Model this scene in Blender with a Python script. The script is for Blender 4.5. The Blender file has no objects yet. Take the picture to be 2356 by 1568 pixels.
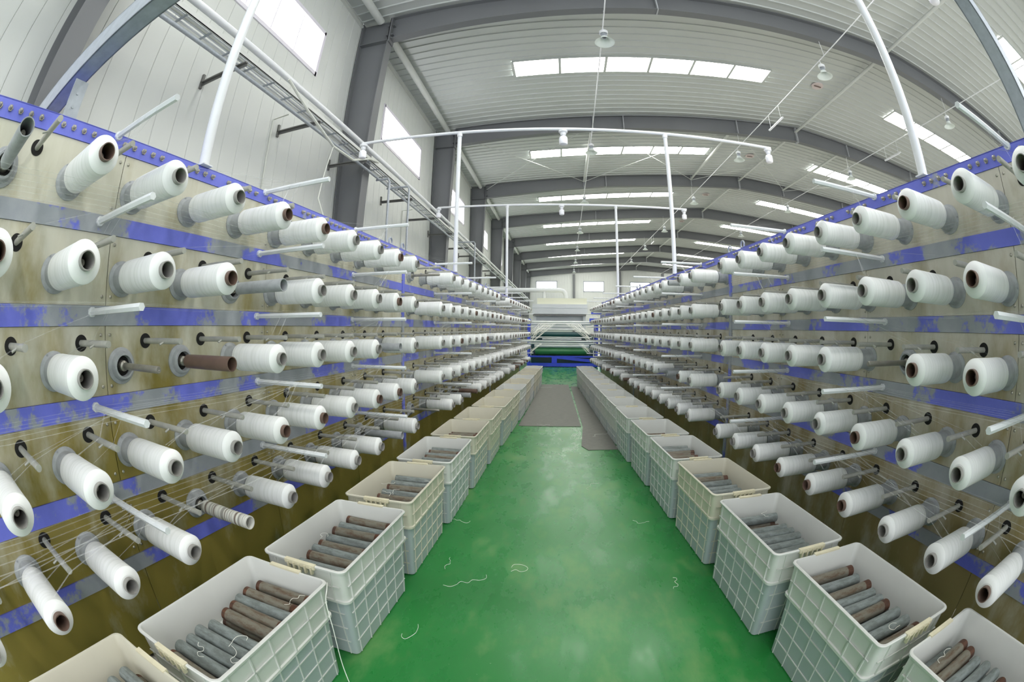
import bpy, math, random
from mathutils import Matrix, Vector
random.seed(7)
S = bpy.context.scene
COL = S.collection
# ------------------------------------------------------------------ camera
EYE = 1.23
YAW, PITCH, ROLL = -0.10818, -0.027, 0.006
F_PX = 1006.68
cam = bpy.data.cameras.new('camera')
cam.type = 'PANO'
cam.panorama_type = 'FISHEYE_EQUISOLID'
cam.sensor_fit = 'HORIZONTAL'
cam.sensor_width = 36.0
cam.fisheye_lens = F_PX * 36.0 / 2356.0
cam.fisheye_fov = math.pi * 1.1
cam.clip_start = 0.02
cam.clip_end = 200
camo = bpy.data.objects.new('camera', cam)
COL.objects.link(camo)
fw = Vector((math.sin(YAW)*math.cos(PITCH), math.cos(YAW)*math.cos(PITCH), math.sin(PITCH)))
r0 = Vector((math.cos(YAW), -math.sin(YAW), 0))
u0 = r0.cross(fw)
rt = r0*math.cos(ROLL) + u0*math.sin(ROLL)
up = -r0*math.sin(ROLL) + u0*math.cos(ROLL)
camo.matrix_world = Matrix(((rt.x, up.x, -fw.x, 0), (rt.y, up.y, -fw.y, 0), (rt.z, up.z, -fw.z, EYE), (0, 0, 0, 1)))
S.camera = camo
# ------------------------------------------------------------------ light and exposure
w = bpy.data.worlds.new('daylight')
S.world = w
w.use_nodes = True
w.node_tree.nodes['Background'].inputs[0].default_value = (0.93, 0.97, 1.0, 1)
w.node_tree.nodes['Background'].inputs[1].default_value = 2.7
S.view_settings.view_transform = 'Standard'
S.view_settings.look = 'None'
S.view_settings.gamma = 1
S.view_settings.use_curve_mapping = False
S.view_settings.exposure = 0.12
SKY_EMIT = 16.0
WIN_EMIT = 6.0
S.cycles.max_bounces = 10
S.cycles.diffuse_bounces = 6
S.cycles.transparent_max_bounces = 16
S.cycles.use_denoising = True
S.cycles.sample_clamp_indirect = 6.0
S.cycles.caustics_reflective = False
S.cycles.caustics_refractive = False

# ------------------------------------------------------------------ materials
def srgb(c):
    return tuple(((x/255.0)/12.92 if x/255.0 <= 0.04045 else ((x/255.0+0.055)/1.055)**2.4) for x in c)

class NT:
    def __init__(s, name):
        s.m = bpy.data.materials.new(name)
        s.m.use_nodes = True
        s.t = s.m.node_tree
        s.b = s.t.nodes['Principled BSDF']
    def n(s, t, **k):
        x = s.t.nodes.new(t)
        for a, v in k.items():
            if a in x.inputs and not hasattr(x, a):
                x.inputs[a].default_value = v
            else:
                setattr(x, a, v)
        return x
    def l(s, a, b):
        s.t.links.new(a, b)
    def coord(s, kind='Object', scale=(1, 1, 1)):
        c = s.n('ShaderNodeTexCoord')
        mp = s.n('ShaderNodeMapping')
        mp.inputs['Scale'].default_value = scale
        s.l(c.outputs[kind], mp.inputs[0])
        return mp.outputs[0]
    def noise(s, co, scale, detail=4, rough=.55):
        x = s.n('ShaderNodeTexNoise')
        x.inputs['Scale'].default_value = scale
        x.inputs['Detail'].default_value = detail
        x.inputs['Roughness'].default_value = rough
        s.l(co, x.inputs['Vector'])
        return x.outputs['Fac']
    def ramp(s, fac, stops):
        r = s.n('ShaderNodeValToRGB')
        e = r.color_ramp.elements
        while len(e) < len(stops):
            e.new(.5)
        for i, (p, c) in enumerate(stops):
            e[i].position = p
            e[i].color = (*c, 1) if len(c) == 3 else c
        s.l(fac, r.inputs[0])
        return r.outputs[0]
    def mix(s, fac, a, b):
        x = s.n('ShaderNodeMix', data_type='RGBA')
        for sock, v in ((x.inputs[0], fac), (x.inputs[6], a), (x.inputs[7], b)):
            if isinstance(v, (int, float)):
                sock.default_value = v
            elif isinstance(v, tuple):
                sock.default_value = (*v, 1)
            else:
                s.l(v, sock)
        return x.outputs[2]
    def math(s, op, a, b=0.0):
        x = s.n('ShaderNodeMath', operation=op)
        for sock, v in ((x.inputs[0], a), (x.inputs[1], b)):
            if isinstance(v, (int, float)):
                sock.default_value = v
            else:
                s.l(v, sock)
        return x.outputs[0]
    def bump(s, h, strength=.3, dist=.01):
        b = s.n('ShaderNodeBump')
        b.inputs['Strength'].default_value = strength
        b.inputs['Distance'].default_value = dist
        s.l(h, b.inputs['Height'])
        s.l(b.outputs[0], s.b.inputs['Normal'])

def plain(name, rgb, rough=.5, metal=0.0, var=.08, vscale=6.0, spec=.5):
    k = NT(name)
    c = srgb(rgb)
    f = k.noise(k.coord(), vscale)
    d = tuple(x*(1-var) for x in c)
    e = tuple(min(1, x*(1+var)) for x in c)
    k.l(k.ramp(f, [(.3, d), (.7, e)]), k.b.inputs['Base Color'])
    k.b.inputs['Roughness'].default_value = rough
    k.b.inputs['Metallic'].default_value = metal
    k.b.inputs['Specular IOR Level'].default_value = spec
    return k.m

M = {}
M['wall'] = plain('cream_wall_panel', (206, 209, 206), .45, var=.03, vscale=.7)
M['roof'] = plain('cream_roof_sheet', (186, 190, 188), .4, var=.04, vscale=.4)
M['trim'] = plain('pale_grey_trim', (198, 201, 198), .5, var=.03)
M['steel'] = plain('blue_grey_painted_steel', (107, 109, 112), .5, var=.05, vscale=.9)
M['steel_light'] = plain('pale_grey_painted_steel', (176, 178, 182), .45, var=.05, vscale=.9)
M['galv'] = plain('galvanised_steel', (166, 172, 180), .42, .1, var=.1, vscale=30)
M['winframe'] = plain('white_window_frame', (226, 222, 232), .4, var=.02)
M['pipe'] = plain('white_pipe', (224, 226, 230), .35, var=.02)
M['cable'] = plain('pale_cable', (205, 208, 200), .5, var=.04)
M['darkiron'] = plain('dark_iron', (112, 112, 110), .55, .3)
M['black'] = plain('dark_opening', (22, 20, 18), .8, var=.1)  # flat black standing in for the shade inside the winder holes
M['bulb'] = plain('frosted_bulb', (238, 238, 244), .25, var=.01)
M['lampglass'] = plain('frosted_lamp_shade', (222, 230, 228), .3, var=.03)
M['bolt'] = plain('zinc_bolt', (176, 172, 160), .35, .6, var=.15, vscale=60)
M['hex'] = plain('white_hexagonal_plastic', (222, 225, 228), .35, var=.05, vscale=14)
M['ring'] = plain('dusty_grey_rubber', (160, 163, 166), .65, var=.14, vscale=35)
M['core_grey'] = plain('grey_winding_core', (146, 144, 140), .4, var=.12, vscale=20)
M['core_brown'] = plain('brown_winding_core', (104, 84, 74), .45, var=.15, vscale=20)
M['spindle'] = plain('brushed_spindle', (146, 143, 134), .35, .5, var=.12, vscale=40)
M['rod'] = plain('dull_guide_rod', (172, 172, 164), .4, .15, var=.12, vscale=25)
M['ventpink'] = plain('pale_pinkish_plastic', (206, 192, 192), .5, var=.05)
M['latch'] = plain('cream_latch', (214, 207, 180), .5, var=.06, vscale=30)
M['bluepaint'] = plain('blue_machine_paint', (42, 66, 196), .45, var=.15, vscale=5)
M['greenroll'] = plain('green_roller', (58, 130, 78), .3, var=.1, vscale=3)
M['tealdark'] = plain('dark_teal_roller', (24, 74, 74), .3, var=.1, vscale=3)
M['chrome'] = plain('white_metal_bar', (226, 228, 226), .25, .2, var=.03)
M['box'] = plain('pale_machine_housing', (206, 210, 212), .45, var=.04, vscale=1.5)
M['boxcream'] = plain('cream_machine_cover', (226, 226, 204), .5, var=.03, vscale=1.5)

def make_package():
    k = NT('white_wound_tape')
    co = k.coord(scale=(1, .05, .05))
    a = k.noise(co, 95, 2, .4)
    info = k.n('ShaderNodeObjectInfo')
    base = k.ramp(a, [(.30, srgb((229, 231, 230))), (.5, srgb((238, 239, 239))), (.72, srgb((244, 245, 246)))])
    tint = k.mix(info.outputs['Random'], (1, 1, 1), (.95, .955, .945))
    mm = k.n('ShaderNodeMix', data_type='RGBA', blend_type='MULTIPLY')
    mm.inputs[0].default_value = 1
    k.l(base, mm.inputs[6]); k.l(tint, mm.inputs[7])
    k.l(mm.outputs[2], k.b.inputs['Base Color'])
    k.b.inputs['Roughness'].default_value = .42
    k.b.inputs['Subsurface Weight'].default_value = 0
    k.bump(a, .05, .001)
    return k.m
M['package'] = make_package()

def make_tape():
    k = NT('translucent_white_tape')
    k.b.inputs['Base Color'].default_value = (.9, .91, .92, 1)
    k.b.inputs['Roughness'].default_value = .3
    k.b.inputs['Alpha'].default_value = .11
    return k.m
M['tape'] = make_tape()
M['thread'] = plain('white_thread', (238, 238, 230), .5, var=.02)

def make_sheet(name, c1, c2, stain, amt):
    k = NT(name)
    co = k.coord('Object')
    big = k.noise(k.coord('Object', (1, 1.6, .8)), 2.6, 6, .62)
    fine = k.noise(k.coord('Object', (1, 5, 1.2)), 5, 5, .6)
    base = k.mix(fine, srgb(c1), srgb(c2))
    geo = k.n('ShaderNodeNewGeometry')
    sep = k.n('ShaderNodeSeparateXYZ')
    k.l(geo.outputs['Position'], sep.inputs[0])
    # oil grime gathers on the lower sheets
    h = k.n('ShaderNodeMapRange')
    h.inputs['From Min'].default_value = 1.75
    h.inputs['From Max'].default_value = .35
    k.l(sep.outputs['Z'], h.inputs['Value'])
    s1 = k.math('MULTIPLY', h.outputs[0], amt)
    s2 = k.math('ADD', s1, k.math('MULTIPLY', k.math('SUBTRACT', big, .5), 2.4))
    s3 = k.ramp(s2, [(.12, (0, 0, 0)), (.85, (1, 1, 1))])
    k.l(k.mix(s3, base, srgb(stain)), k.b.inputs['Base Color'])
    sp = k.noise(co, 60, 3, .7)
    k.l(k.ramp(sp, [(.3, (.28,)*3), (.7, (.5,)*3)]), k.b.inputs['Roughness'])
    k.b.inputs['Metallic'].default_value = .05
    return k.m
M['sheet_L'] = make_sheet('oil_stained_sheet_metal', (212, 210, 196), (192, 189, 170), (140, 126, 62), 1.0)
M['sheet_R'] = make_sheet('weathered_sheet_metal', (212, 208, 196), (192, 187, 172), (146, 131, 88), .8)

def make_strip(name, wear):
    k = NT(name)
    co = k.coord('Object')
    big = k.noise(co, 2.3, 3, .5)
    fine = k.noise(k.coord('Object', (1, 1, 1)), 11, 6, .75)
    f = k.math('ADD', k.math('MULTIPLY', big, .8), k.math('MULTIPLY', fine, .35))
    msk = k.ramp(f, [(wear-.02, (0, 0, 0)), (wear+.02, (1, 1, 1))])
    blue = k.mix(fine, srgb((96, 104, 206)), srgb((124, 132, 228)))
    grey = k.mix(fine, srgb((138, 144, 154)), srgb((170, 174, 178)))
    k.l(k.mix(msk, blue, grey), k.b.inputs['Base Color'])
    k.b.inputs['Roughness'].default_value = .42
    return k.m
M['strip_top'] = make_strip('blue_painted_top_rail', .76)
M['strip'] = make_strip('worn_blue_rail', .56)
M['strip_low'] = make_strip('scuffed_blue_rail', .58)

def make_floor():
    k = NT('green_painted_floor')
    co = k.coord('Object')
    a = k.noise(co, .9, 4, .6)
    b = k.noise(k.coord('Object', (1.6, .7, 1)), 4, 6, .62)
    c = k.noise(co, 55, 3, .7)
    base = k.mix(a, srgb((22, 108, 46)), srgb((46, 134, 62)))
    scuff = k.ramp(k.math('ADD', k.math('MULTIPLY', a, .5), k.math('MULTIPLY', b, .6)), [(.56, (0, 0, 0)), (.74, (1, 1, 1))])
    col = k.mix(k.math('MULTIPLY', scuff, .4), base, srgb((150, 176, 116)))
    specks = k.ramp(c, [(.70, (0, 0, 0)), (.76, (1, 1, 1))])
    col = k.mix(k.math('MULTIPLY', specks, .5), col, srgb((190, 200, 170)))
    # green between the creels; the unseen rest made pale concrete to cut green bounce
    geo = k.n('ShaderNodeNewGeometry')
    sep = k.n('ShaderNodeSeparateXYZ')
    k.l(geo.outputs['Position'], sep.inputs[0])
    d = k.math('ABSOLUTE', k.math('SUBTRACT', sep.outputs['X'], .12))
    ins = k.math('LESS_THAN', d, 1.45)
    conc = k.mix(b, srgb((176, 174, 166)), srgb((204, 202, 194)))
    k.l(k.mix(ins, conc, col), k.b.inputs['Base Color'])
    k.l(k.ramp(b, [(.3, (.18,)*3), (.7, (.42,)*3)]), k.b.inputs['Roughness'])
    return k.m
M['floor'] = make_floor()

def make_mat():
    k = NT('worn_grey_floor_mat')
    b = k.noise(k.coord('Object', (2, 9, 1)), 6, 6, .7)
    k.l(k.ramp(b, [(.3, srgb((92, 92, 86))), (.7, srgb((118, 118, 110)))]), k.b.inputs['Base Color'])
    k.b.inputs['Roughness'].default_value = .6
    return k.m
M['mat'] = make_mat()

def make_crate(name, c1, c2):
    k = NT(name)
    co = k.coord('Object')
    a = k.noise(co, 5, 4, .6)
    k.l(k.mix(a, srgb(c1), srgb(c2)), k.b.inputs['Base Color'])
    k.b.inputs['Roughness'].default_value = .38
    k.b.inputs['Subsurface Weight'].default_value = 0
    return k.m
M['crate'] = make_crate('white_crate_plastic', (212, 213, 209), (198, 199, 195))
M['crate_old'] = make_crate('yellowed_crate_plastic', (209, 205, 188), (194, 190, 174))
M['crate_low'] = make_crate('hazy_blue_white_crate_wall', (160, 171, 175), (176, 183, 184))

def make_rust(name, c1, c2, t):
    k = NT(name)
    a = k.noise(k.coord('Object', (3, 9, 9)), 6, 6, .75)
    k.l(k.ramp(a, [(t-.1, srgb(c1)), (t+.08, srgb(c2))]), k.b.inputs['Base Color'])
    k.b.inputs['Roughness'].default_value = .5
    k.b.inputs['Metallic'].default_value = .08
    return k.m
M['tube_grey'] = make_rust('grey_steel_tube', (132, 140, 139), (106, 112, 110), .5)
M['tube_rust'] = make_rust('rusty_steel_tube', (118, 114, 102), (94, 76, 60), .54)
M['tube_end'] = make_rust('rusted_tube_end', (96, 60, 40), (66, 44, 34), .5)

def make_emit(name, rgb, strength):
    k = NT(name)
    k.b.inputs['Base Color'].default_value = (.9, .9, .9, 1)
    k.b.inputs['Emission Color'].default_value = (*rgb, 1)
    k.b.inputs['Emission Strength'].default_value = strength
    return k.m
M['skylight'] = make_emit('daylit_skylight_sheet', (1.0, .99, .93), SKY_EMIT)
M['window'] = make_emit('daylit_window_pane', (.97, .98, 1.0), WIN_EMIT)

# ------------------------------------------------------------------ mesh helpers
class MB:
    def __init__(s):
        s.v = []; s.f = []; s.sm = []
    def add(s, vs, fs, smooth=False):
        b = len(s.v)
        s.mi = getattr(s, 'mi', []) + [getattr(s, 'cur', 0)]*len(fs)
        s.v += [tuple(x) for x in vs]
        s.f += [tuple(b+i for i in f) for f in fs]
        s.sm += [smooth]*len(fs)
    def box(s, x0, x1, y0, y1, z0, z1, mat=None):
        vs = [(x, y, z) for x in (x0, x1) for y in (y0, y1) for z in (z0, z1)]
        if mat is not None:
            vs = [mat @ Vector(v) for v in vs]
        s.add(vs, [(0, 1, 3, 2), (4, 6, 7, 5), (0, 4, 5, 1), (2, 3, 7, 6), (0, 2, 6, 4), (1, 5, 7, 3)])
        return s
    def cbox(s, c, d, mat=None):
        return s.box(c[0]-d[0]/2, c[0]+d[0]/2, c[1]-d[1]/2, c[1]+d[1]/2, c[2]-d[2]/2, c[2]+d[2]/2, mat)
    def tube(s, pts, r, n=8, smooth=True, caps=True, flat=1.0):
        pts = [Vector(p) for p in pts]
        rings = []
        prev = None
        for i, p in enumerate(pts):
            if i == 0: d = pts[1]-p
            elif i == len(pts)-1: d = p-pts[i-1]
            else: d = (pts[i+1]-pts[i-1])
            d.normalize()
            if prev is None:
                a = Vector((0, 0, 1)) if abs(d.z) < .9 else Vector((0, 1, 0))
                a = (a - d*a.dot(d)).normalized()
            else:
                a = (prev - d*prev.dot(d)).normalized()
            prev = a
            b = d.cross(a)
            rr = r[i] if isinstance(r, (list, tuple)) else r
            rings.append([p + a*math.cos(2*math.pi*k/n + math.pi/n)*rr*flat + b*math.sin(2*math.pi*k/n + math.pi/n)*rr for k in range(n)])
        vs = [q for R in rings for q in R]
        fs = []
        for i in range(len(rings)-1):
            for k in range(n):
                k2 = (k+1) % n
                fs.append((i*n+k, i*n+k2, (i+1)*n+k2, (i+1)*n+k))
        s.add(vs, fs, smooth)
        if caps:
            s.add(rings[0], [tuple(range(n))[::-1]])
            s.add(rings[-1], [tuple(range(n))])
        return s
    def lathe(s, prof, n=32, axis='X', o=(0, 0, 0), smooth=True, close=False):
        # prof: list of (along, radius)
        vs = []
        for a, r in prof:
            for k in range(n):
                t = 2*math.pi*k/n
                c, d = r*math.cos(t), r*math.sin(t)
                if axis == 'X': p = (a, c, d)
                elif axis == 'Z': p = (c, d, a)
                else: p = (d, a, c)
                vs.append((p[0]+o[0], p[1]+o[1], p[2]+o[2]))
        fs = []
        m = len(prof)
        for i in range(m-1 if not close else m):
            j = (i+1) % m
            for k in range(n):
                k2 = (k+1) % n
                fs.append((i*n+k, i*n+k2, j*n+k2, j*n+k))
        s.add(vs, fs, smooth)
        return s
    def disc(s, x, r, n=24, o=(0, 0, 0), axis='X'):
        vs = []
        for k in range(n):
            t = 2*math.pi*k/n
            c, d = r*math.cos(t), r*math.sin(t)
            p = (x, c, d) if axis == 'X' else ((c, d, x) if axis == 'Z' else (d, x, c))
            vs.append((p[0]+o[0], p[1]+o[1], p[2]+o[2]))
        s.add(vs, [tuple(range(n))])
        return s
    def loops(s, L, smooth=True):
        n = len(L[0])
        vs = [p for l in L for p in l]
        fs = []
        for i in range(len(L)-1):
            for k in range(n):
                k2 = (k+1) % n
                fs.append((i*n+k, i*n+k2, (i+1)*n+k2, (i+1)*n+k))
        s.add(vs, fs, smooth)
        return s
    def mesh(s, name, mat):
        me = bpy.data.meshes.new(name)
        me.from_pydata(s.v, [], s.f)
        me.polygons.foreach_set('use_smooth', s.sm)
        for x in (mat if isinstance(mat, (list, tuple)) else [mat]): me.materials.append(x)
        if any(getattr(s, 'mi', [])): me.polygons.foreach_set('material_index', s.mi)
        me.update()
        me.validate()
        if any(s.sm):
            try:
                me.set_sharp_from_angle(angle=math.radians(getattr(s, 'sharp', 40)))
            except Exception:
                pass
        return me

def add(name, mesh, parent=None, mw=None, loc=None):
    o = bpy.data.objects.new(name, mesh)
    COL.objects.link(o)
    if parent is not None:
        o.parent = parent
    if mw is not None:
        o.matrix_basis = mw
    if loc is not None:
        o.location = loc
    return o
def build(mb, name, mat, parent=None, mw=None):
    return add(name, mb.mesh(name, mat), parent, mw)
def tag(o, label=None, cat=None, group=None, kind=None):
    if label: o['label'] = label
    if cat: o['category'] = cat
    if group: o['group'] = group
    if kind: o['kind'] = kind
    return o
def struct(o, label):
    o['kind'] = 'structure'; o['label'] = label; o['category'] = o.name.split('.')[0].split('_')[0]
    return o
def empty(name, mw=None):
    return add(name, None, None, mw)

ORD = ['first', 'second', 'third', 'fourth', 'fifth', 'sixth', 'seventh', 'eighth', 'ninth', 'tenth', 'eleventh', 'twelfth', 'thirteenth', 'fourteenth', 'fifteenth', 'sixteenth', 'seventeenth', 'eighteenth', 'nineteenth', 'twentieth']
def ordw(i):
    if i < 20: return ORD[i]
    t = (i+1)//10; u = (i+1) % 10
    tens = {2: 'twent', 3: 'thirt', 4: 'fort'}[t]
    return tens+'ieth' if u == 0 else tens+'y-'+ORD[u-1]

M0 = Matrix.Rotation(.01518, 4, 'Z')     # the creels stand slightly askew to the hall
def TR(x, y, z): return Matrix.Translation((x, y, z))
def RZ(a): return Matrix.Rotation(a, 4, 'Z')

# ================================================================== THE HALL
XW, XE, XR = -3.95, 21.45, 8.75       # window wall, opposite wall, ridge
Y0, YE = -6.5, 49.0
ZR = EYE+7.42
SL = .0705
BAY = [0.8 + 6.0*i for i in range(-1, 9)]
def roofz(x): return ZR - abs(x-XR)*SL + 0.0
# floor
fl = MB().box(XW-.2, XE+.2, Y0, YE+.2, -.1, 0)
struct(build(fl, 'floor', M['floor']), 'green painted concrete floor with scuffs')
# window wall, sheet seams every 0.3 m, openings for the windows
WIN = [(3.95+6.01*i-1.46, 3.95+6.01*i+1.46) for i in range(0, 8)]
WZ0, WZ1 = EYE+4.30, EYE+5.27
def wall_sheets(mb, a0, a1, z0, z1, place):
    # vertical sheets with a small groove at each seam; place(a, depth, z)
    a = math.floor(a0/.3)*.3
    while a < a1-1e-6:
        s, e = max(a, a0), min(a+.3, a1)
        if e-s > .01:
            g = .006
            P = [place(s, .012, z0), place(s+g, 0, z0), place(e-g, 0, z0), place(e, .012, z0),
                 place(s, .012, z1), place(s+g, 0, z1), place(e-g, 0, z1), place(e, .012, z1)]
            mb.add(P, [(0, 1, 5, 4), (1, 2, 6, 5), (2, 3, 7, 6)])
        a += .3
wl = MB()
pl = lambda a, d, z: (XW-d, a, z)
wall_sheets(wl, Y0, YE, 0, WZ0, pl)
wall_sheets(wl, Y0, YE, WZ1, roofz(XW)-.0, pl)
c = Y0
for a, b in WIN + [(YE, YE)]:
    if a > c: wall_sheets(wl, c, a, WZ0, WZ1, pl)
    c = b
wl.box(XW-.12, XW-.1, Y0, YE, 0, WZ0)
struct(build(wl, 'wall_left', M['wall']), 'cream profiled sheet wall with a high row of windows')
for i, (a, b) in enumerate(WIN):
    fr = MB()
    t = .05
    fr.box(XW-.1, XW+.02, a-.02, a+t, WZ0-.02, WZ1+.02).box(XW-.1, XW+.02, b-t, b+.02, WZ0-.02, WZ1+.02)
    fr.box(XW-.1, XW+.02, a, b, WZ0-.02, WZ0+t).box(XW-.1, XW+.02, a, b, WZ1-t, WZ1+.03)
    for k in (1, 2, 3):
        y = a+(b-a)*k/4
        fr.box(XW-.08, XW-.05, y-.012, y+.012, WZ0, WZ1)
    fo = struct(build(fr, 'window_%d' % (i+1), M['winframe']), 'high strip window in the cream side wall, %s along' % ordw(i))
    fo['category'] = 'window'
    build(MB().box(XW-.09, XW-.075, a+.02, b-.02, WZ0+.02, WZ1-.02), 'pane', M['window'], fo)
# opposite wall
wr = MB()
pr = lambda a, d, z: (XE+d, a, z)
wall_sheets(wr, Y0, YE, 0, roofz(XE), pr)
struct(build(wr, 'wall_right', M['wall']), 'cream sheet wall across the hall')
# end wall
we = MB()
EW = [(-2.62, -.28), (2.72, 5.02), (8.05, 10.38), (13.4, 15.7)]
pe = lambda a, d, z: (a, YE+d, z)
EZ0, EZ1 = EYE+4.27, EYE+5.42
wall_sheets(we, XW, XE, 0, EZ0, pe)
def gable(mb, x0, x1):
    n = max(1, int((x1-x0)/.3))
    for i in range(n):
        a, b = x0+(x1-x0)*i/n, x0+(x1-x0)*(i+1)/n
        mb.add([(a, YE+.012, EZ1), (a+.008, YE, EZ1), (b-.008, YE, EZ1), (b, YE+.012, EZ1),
                (a, YE+.012, roofz(a)), (a+.008, YE, roofz(a)), (b-.008, YE, roofz(b)), (b, YE+.012, roofz(b))],
               [(0, 1, 5, 4), (1, 2, 6, 5), (2, 3, 7, 6)])
gable(we, XW, XR); gable(we, XR, XE)
c = XW
for a, b in EW + [(XE, XE)]:
    wall_sheets(we, c, a, EZ0, EZ1, pe); c = b
struct(build(we, 'wall_back', M['wall']), 'cream end wall with four small windows')
for i, (a, b) in enumerate(EW):
    fr = MB(); t = .06
    fr.box(a-.04, a+t, YE-.03, YE+.1, EZ0-.04, EZ1+.04).box(b-t, b+.04, YE-.03, YE+.1, EZ0-.04, EZ1+.04)
    fr.box(a, b, YE-.03, YE+.1, EZ0-.04, EZ0+t).box(a, b, YE-.03, YE+.1, EZ1-t, EZ1+.04)
    fo = struct(build(fr, 'window_%d' % (i+9), M['galv']), 'small end wall window, %s from the window wall' % ordw(i))
    build(MB().box(a+.03, b-.03, YE+.04, YE+.06, EZ0+.03, EZ1-.03), 'pane', M['window'], fo)
for i, x in enumerate((1.62, 6.85, 11.9, 16.9)):
    mb = MB().box(x-.12, x+.12, YE-.02, YE-.01, 0, roofz(x)-.7).box(x-.01, x+.01, YE-.25, YE-.02, 0, roofz(x)-.7).box(x-.12, x+.12, YE-.26, YE-.25, 0, roofz(x)-.7)
    struct(build(mb, 'column', M['steel']), 'grey wind column on the end wall, %s along' % ordw(i))
# ceiling: ribbed roof sheets, ribs run across the hall
cl = MB()
prof = []
y = Y0
while y < YE:
    prof += [(y, 0), (y+.225, 0), (y+.235, -.028), (y+.262, -.028), (y+.272, 0)]
    y += .28
prof.append((YE+.1, 0))
for xa, xb in ((XW-.1, XR), (XR, XE+.1)):
    za, zb = roofz(max(xa, XW)) , roofz(min(xb, XE))
    vs = [(xa, p[0], za+p[1]) for p in prof] + [(xb, p[0], zb+p[1]) for p in prof]
    n = len(prof)
    cl.add(vs, [(i, i+1, n+i+1, n+i) for i in range(n-1)])
cl.box(XW, XE, Y0, YE, ZR+.1, ZR+.12)
struct(build(cl, 'ceiling', M['roof']), 'cream ribbed metal roof underside')
# skylight strips
def slope(x0, x1, y0, y1, dz0, dz1, mb):
    vs = []
    for x in (x0, x1):
        for y in (y0, y1):
            for dz in (dz0, dz1):
                vs.append((x, y, roofz(x)+dz))
    mb.add(vs, [(0, 1, 3, 2), (4, 6, 7, 5), (0, 4, 5, 1), (2, 3, 7, 6), (0, 2, 6, 4), (1, 5, 7, 3)])
wn = 13
for i in range(-1, 8):
    yc = 9.66 + 6.08*(i-1) if i >= 0 else -2.5  # the strips behind the camera are unseen, added as fill light
    for side, xs in (('window-wall', (-1.05, 6.08)), ('far', (11.25, 18.4))):
        nm = 'window_%d' % wn; wn += 1
        fr = MB()
        x0, x1 = xs
        for k in range(7):
            x = x0+(x1-x0)*k/6
            slope(x-.035, x+.035, yc-.37, yc+.37, -.05, -.03, fr)
        for yy in (yc-.37, yc+.37):
            slope(x0, x1, yy-.015, yy+.015, -.045, -.0, fr)
        fo = struct(build(fr, nm, M['roof']), 'roof light strip on the %s slope, bay %s' % (side, ordw(i+1)))
        for k in range(6):
            pm = MB()
            xa, xb = x0+(x1-x0)*k/6+.03, x0+(x1-x0)*(k+1)/6-.03
            slope(xa, xb, yc-.36, yc+.36, -.04, -.032, pm)
            build(pm, 'pane', M['skylight'], fo)
# portal frames
def hbeam(mb, P, Q, depth0, depth1, y, fl_w=.2):
    # I-shaped rafter from P to Q (x,z of the top edge)
    (x0, z0), (x1, z1) = P, Q
    for (a0, a1, hw) in ((0, .014, fl_w/2),):
        mb.add([(x0, y-hw, z0), (x0, y+hw, z0), (x0, y+hw, z0-a1), (x0, y-hw, z0-a1), (x1, y-hw, z1), (x1, y+hw, z1), (x1, y+hw, z1-a1), (x1, y-hw, z1-a1)],
               [(0, 1, 2, 3), (4, 7, 6, 5), (0, 4, 5, 1), (1, 5, 6, 2), (2, 6, 7, 3), (3, 7, 4, 0)])
    b0, b1 = z0-depth0, z1-depth1
    hw = fl_w/2
    mb.add([(x0, y-hw, b0), (x0, y+hw, b0), (x0, y+hw, b0-.014), (x0, y-hw, b0-.014), (x1, y-hw, b1), (x1, y+hw, b1), (x1, y+hw, b1-.014), (x1, y-hw, b1-.014)],
           [(0, 1, 2, 3), (4, 7, 6, 5), (0, 4, 5, 1), (1, 5, 6, 2), (2, 6, 7, 3), (3, 7, 4, 0)])
    mb.add([(x0, y-.005, z0), (x0, y+.005, z0), (x0, y+.005, b0), (x0, y-.005, b0), (x1, y-.005, z1), (x1, y+.005, z1), (x1, y+.005, b1), (x1, y-.005, b1)],
           [(0, 4, 7, 3), (1, 2, 6, 5)])
NB = 0
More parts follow.
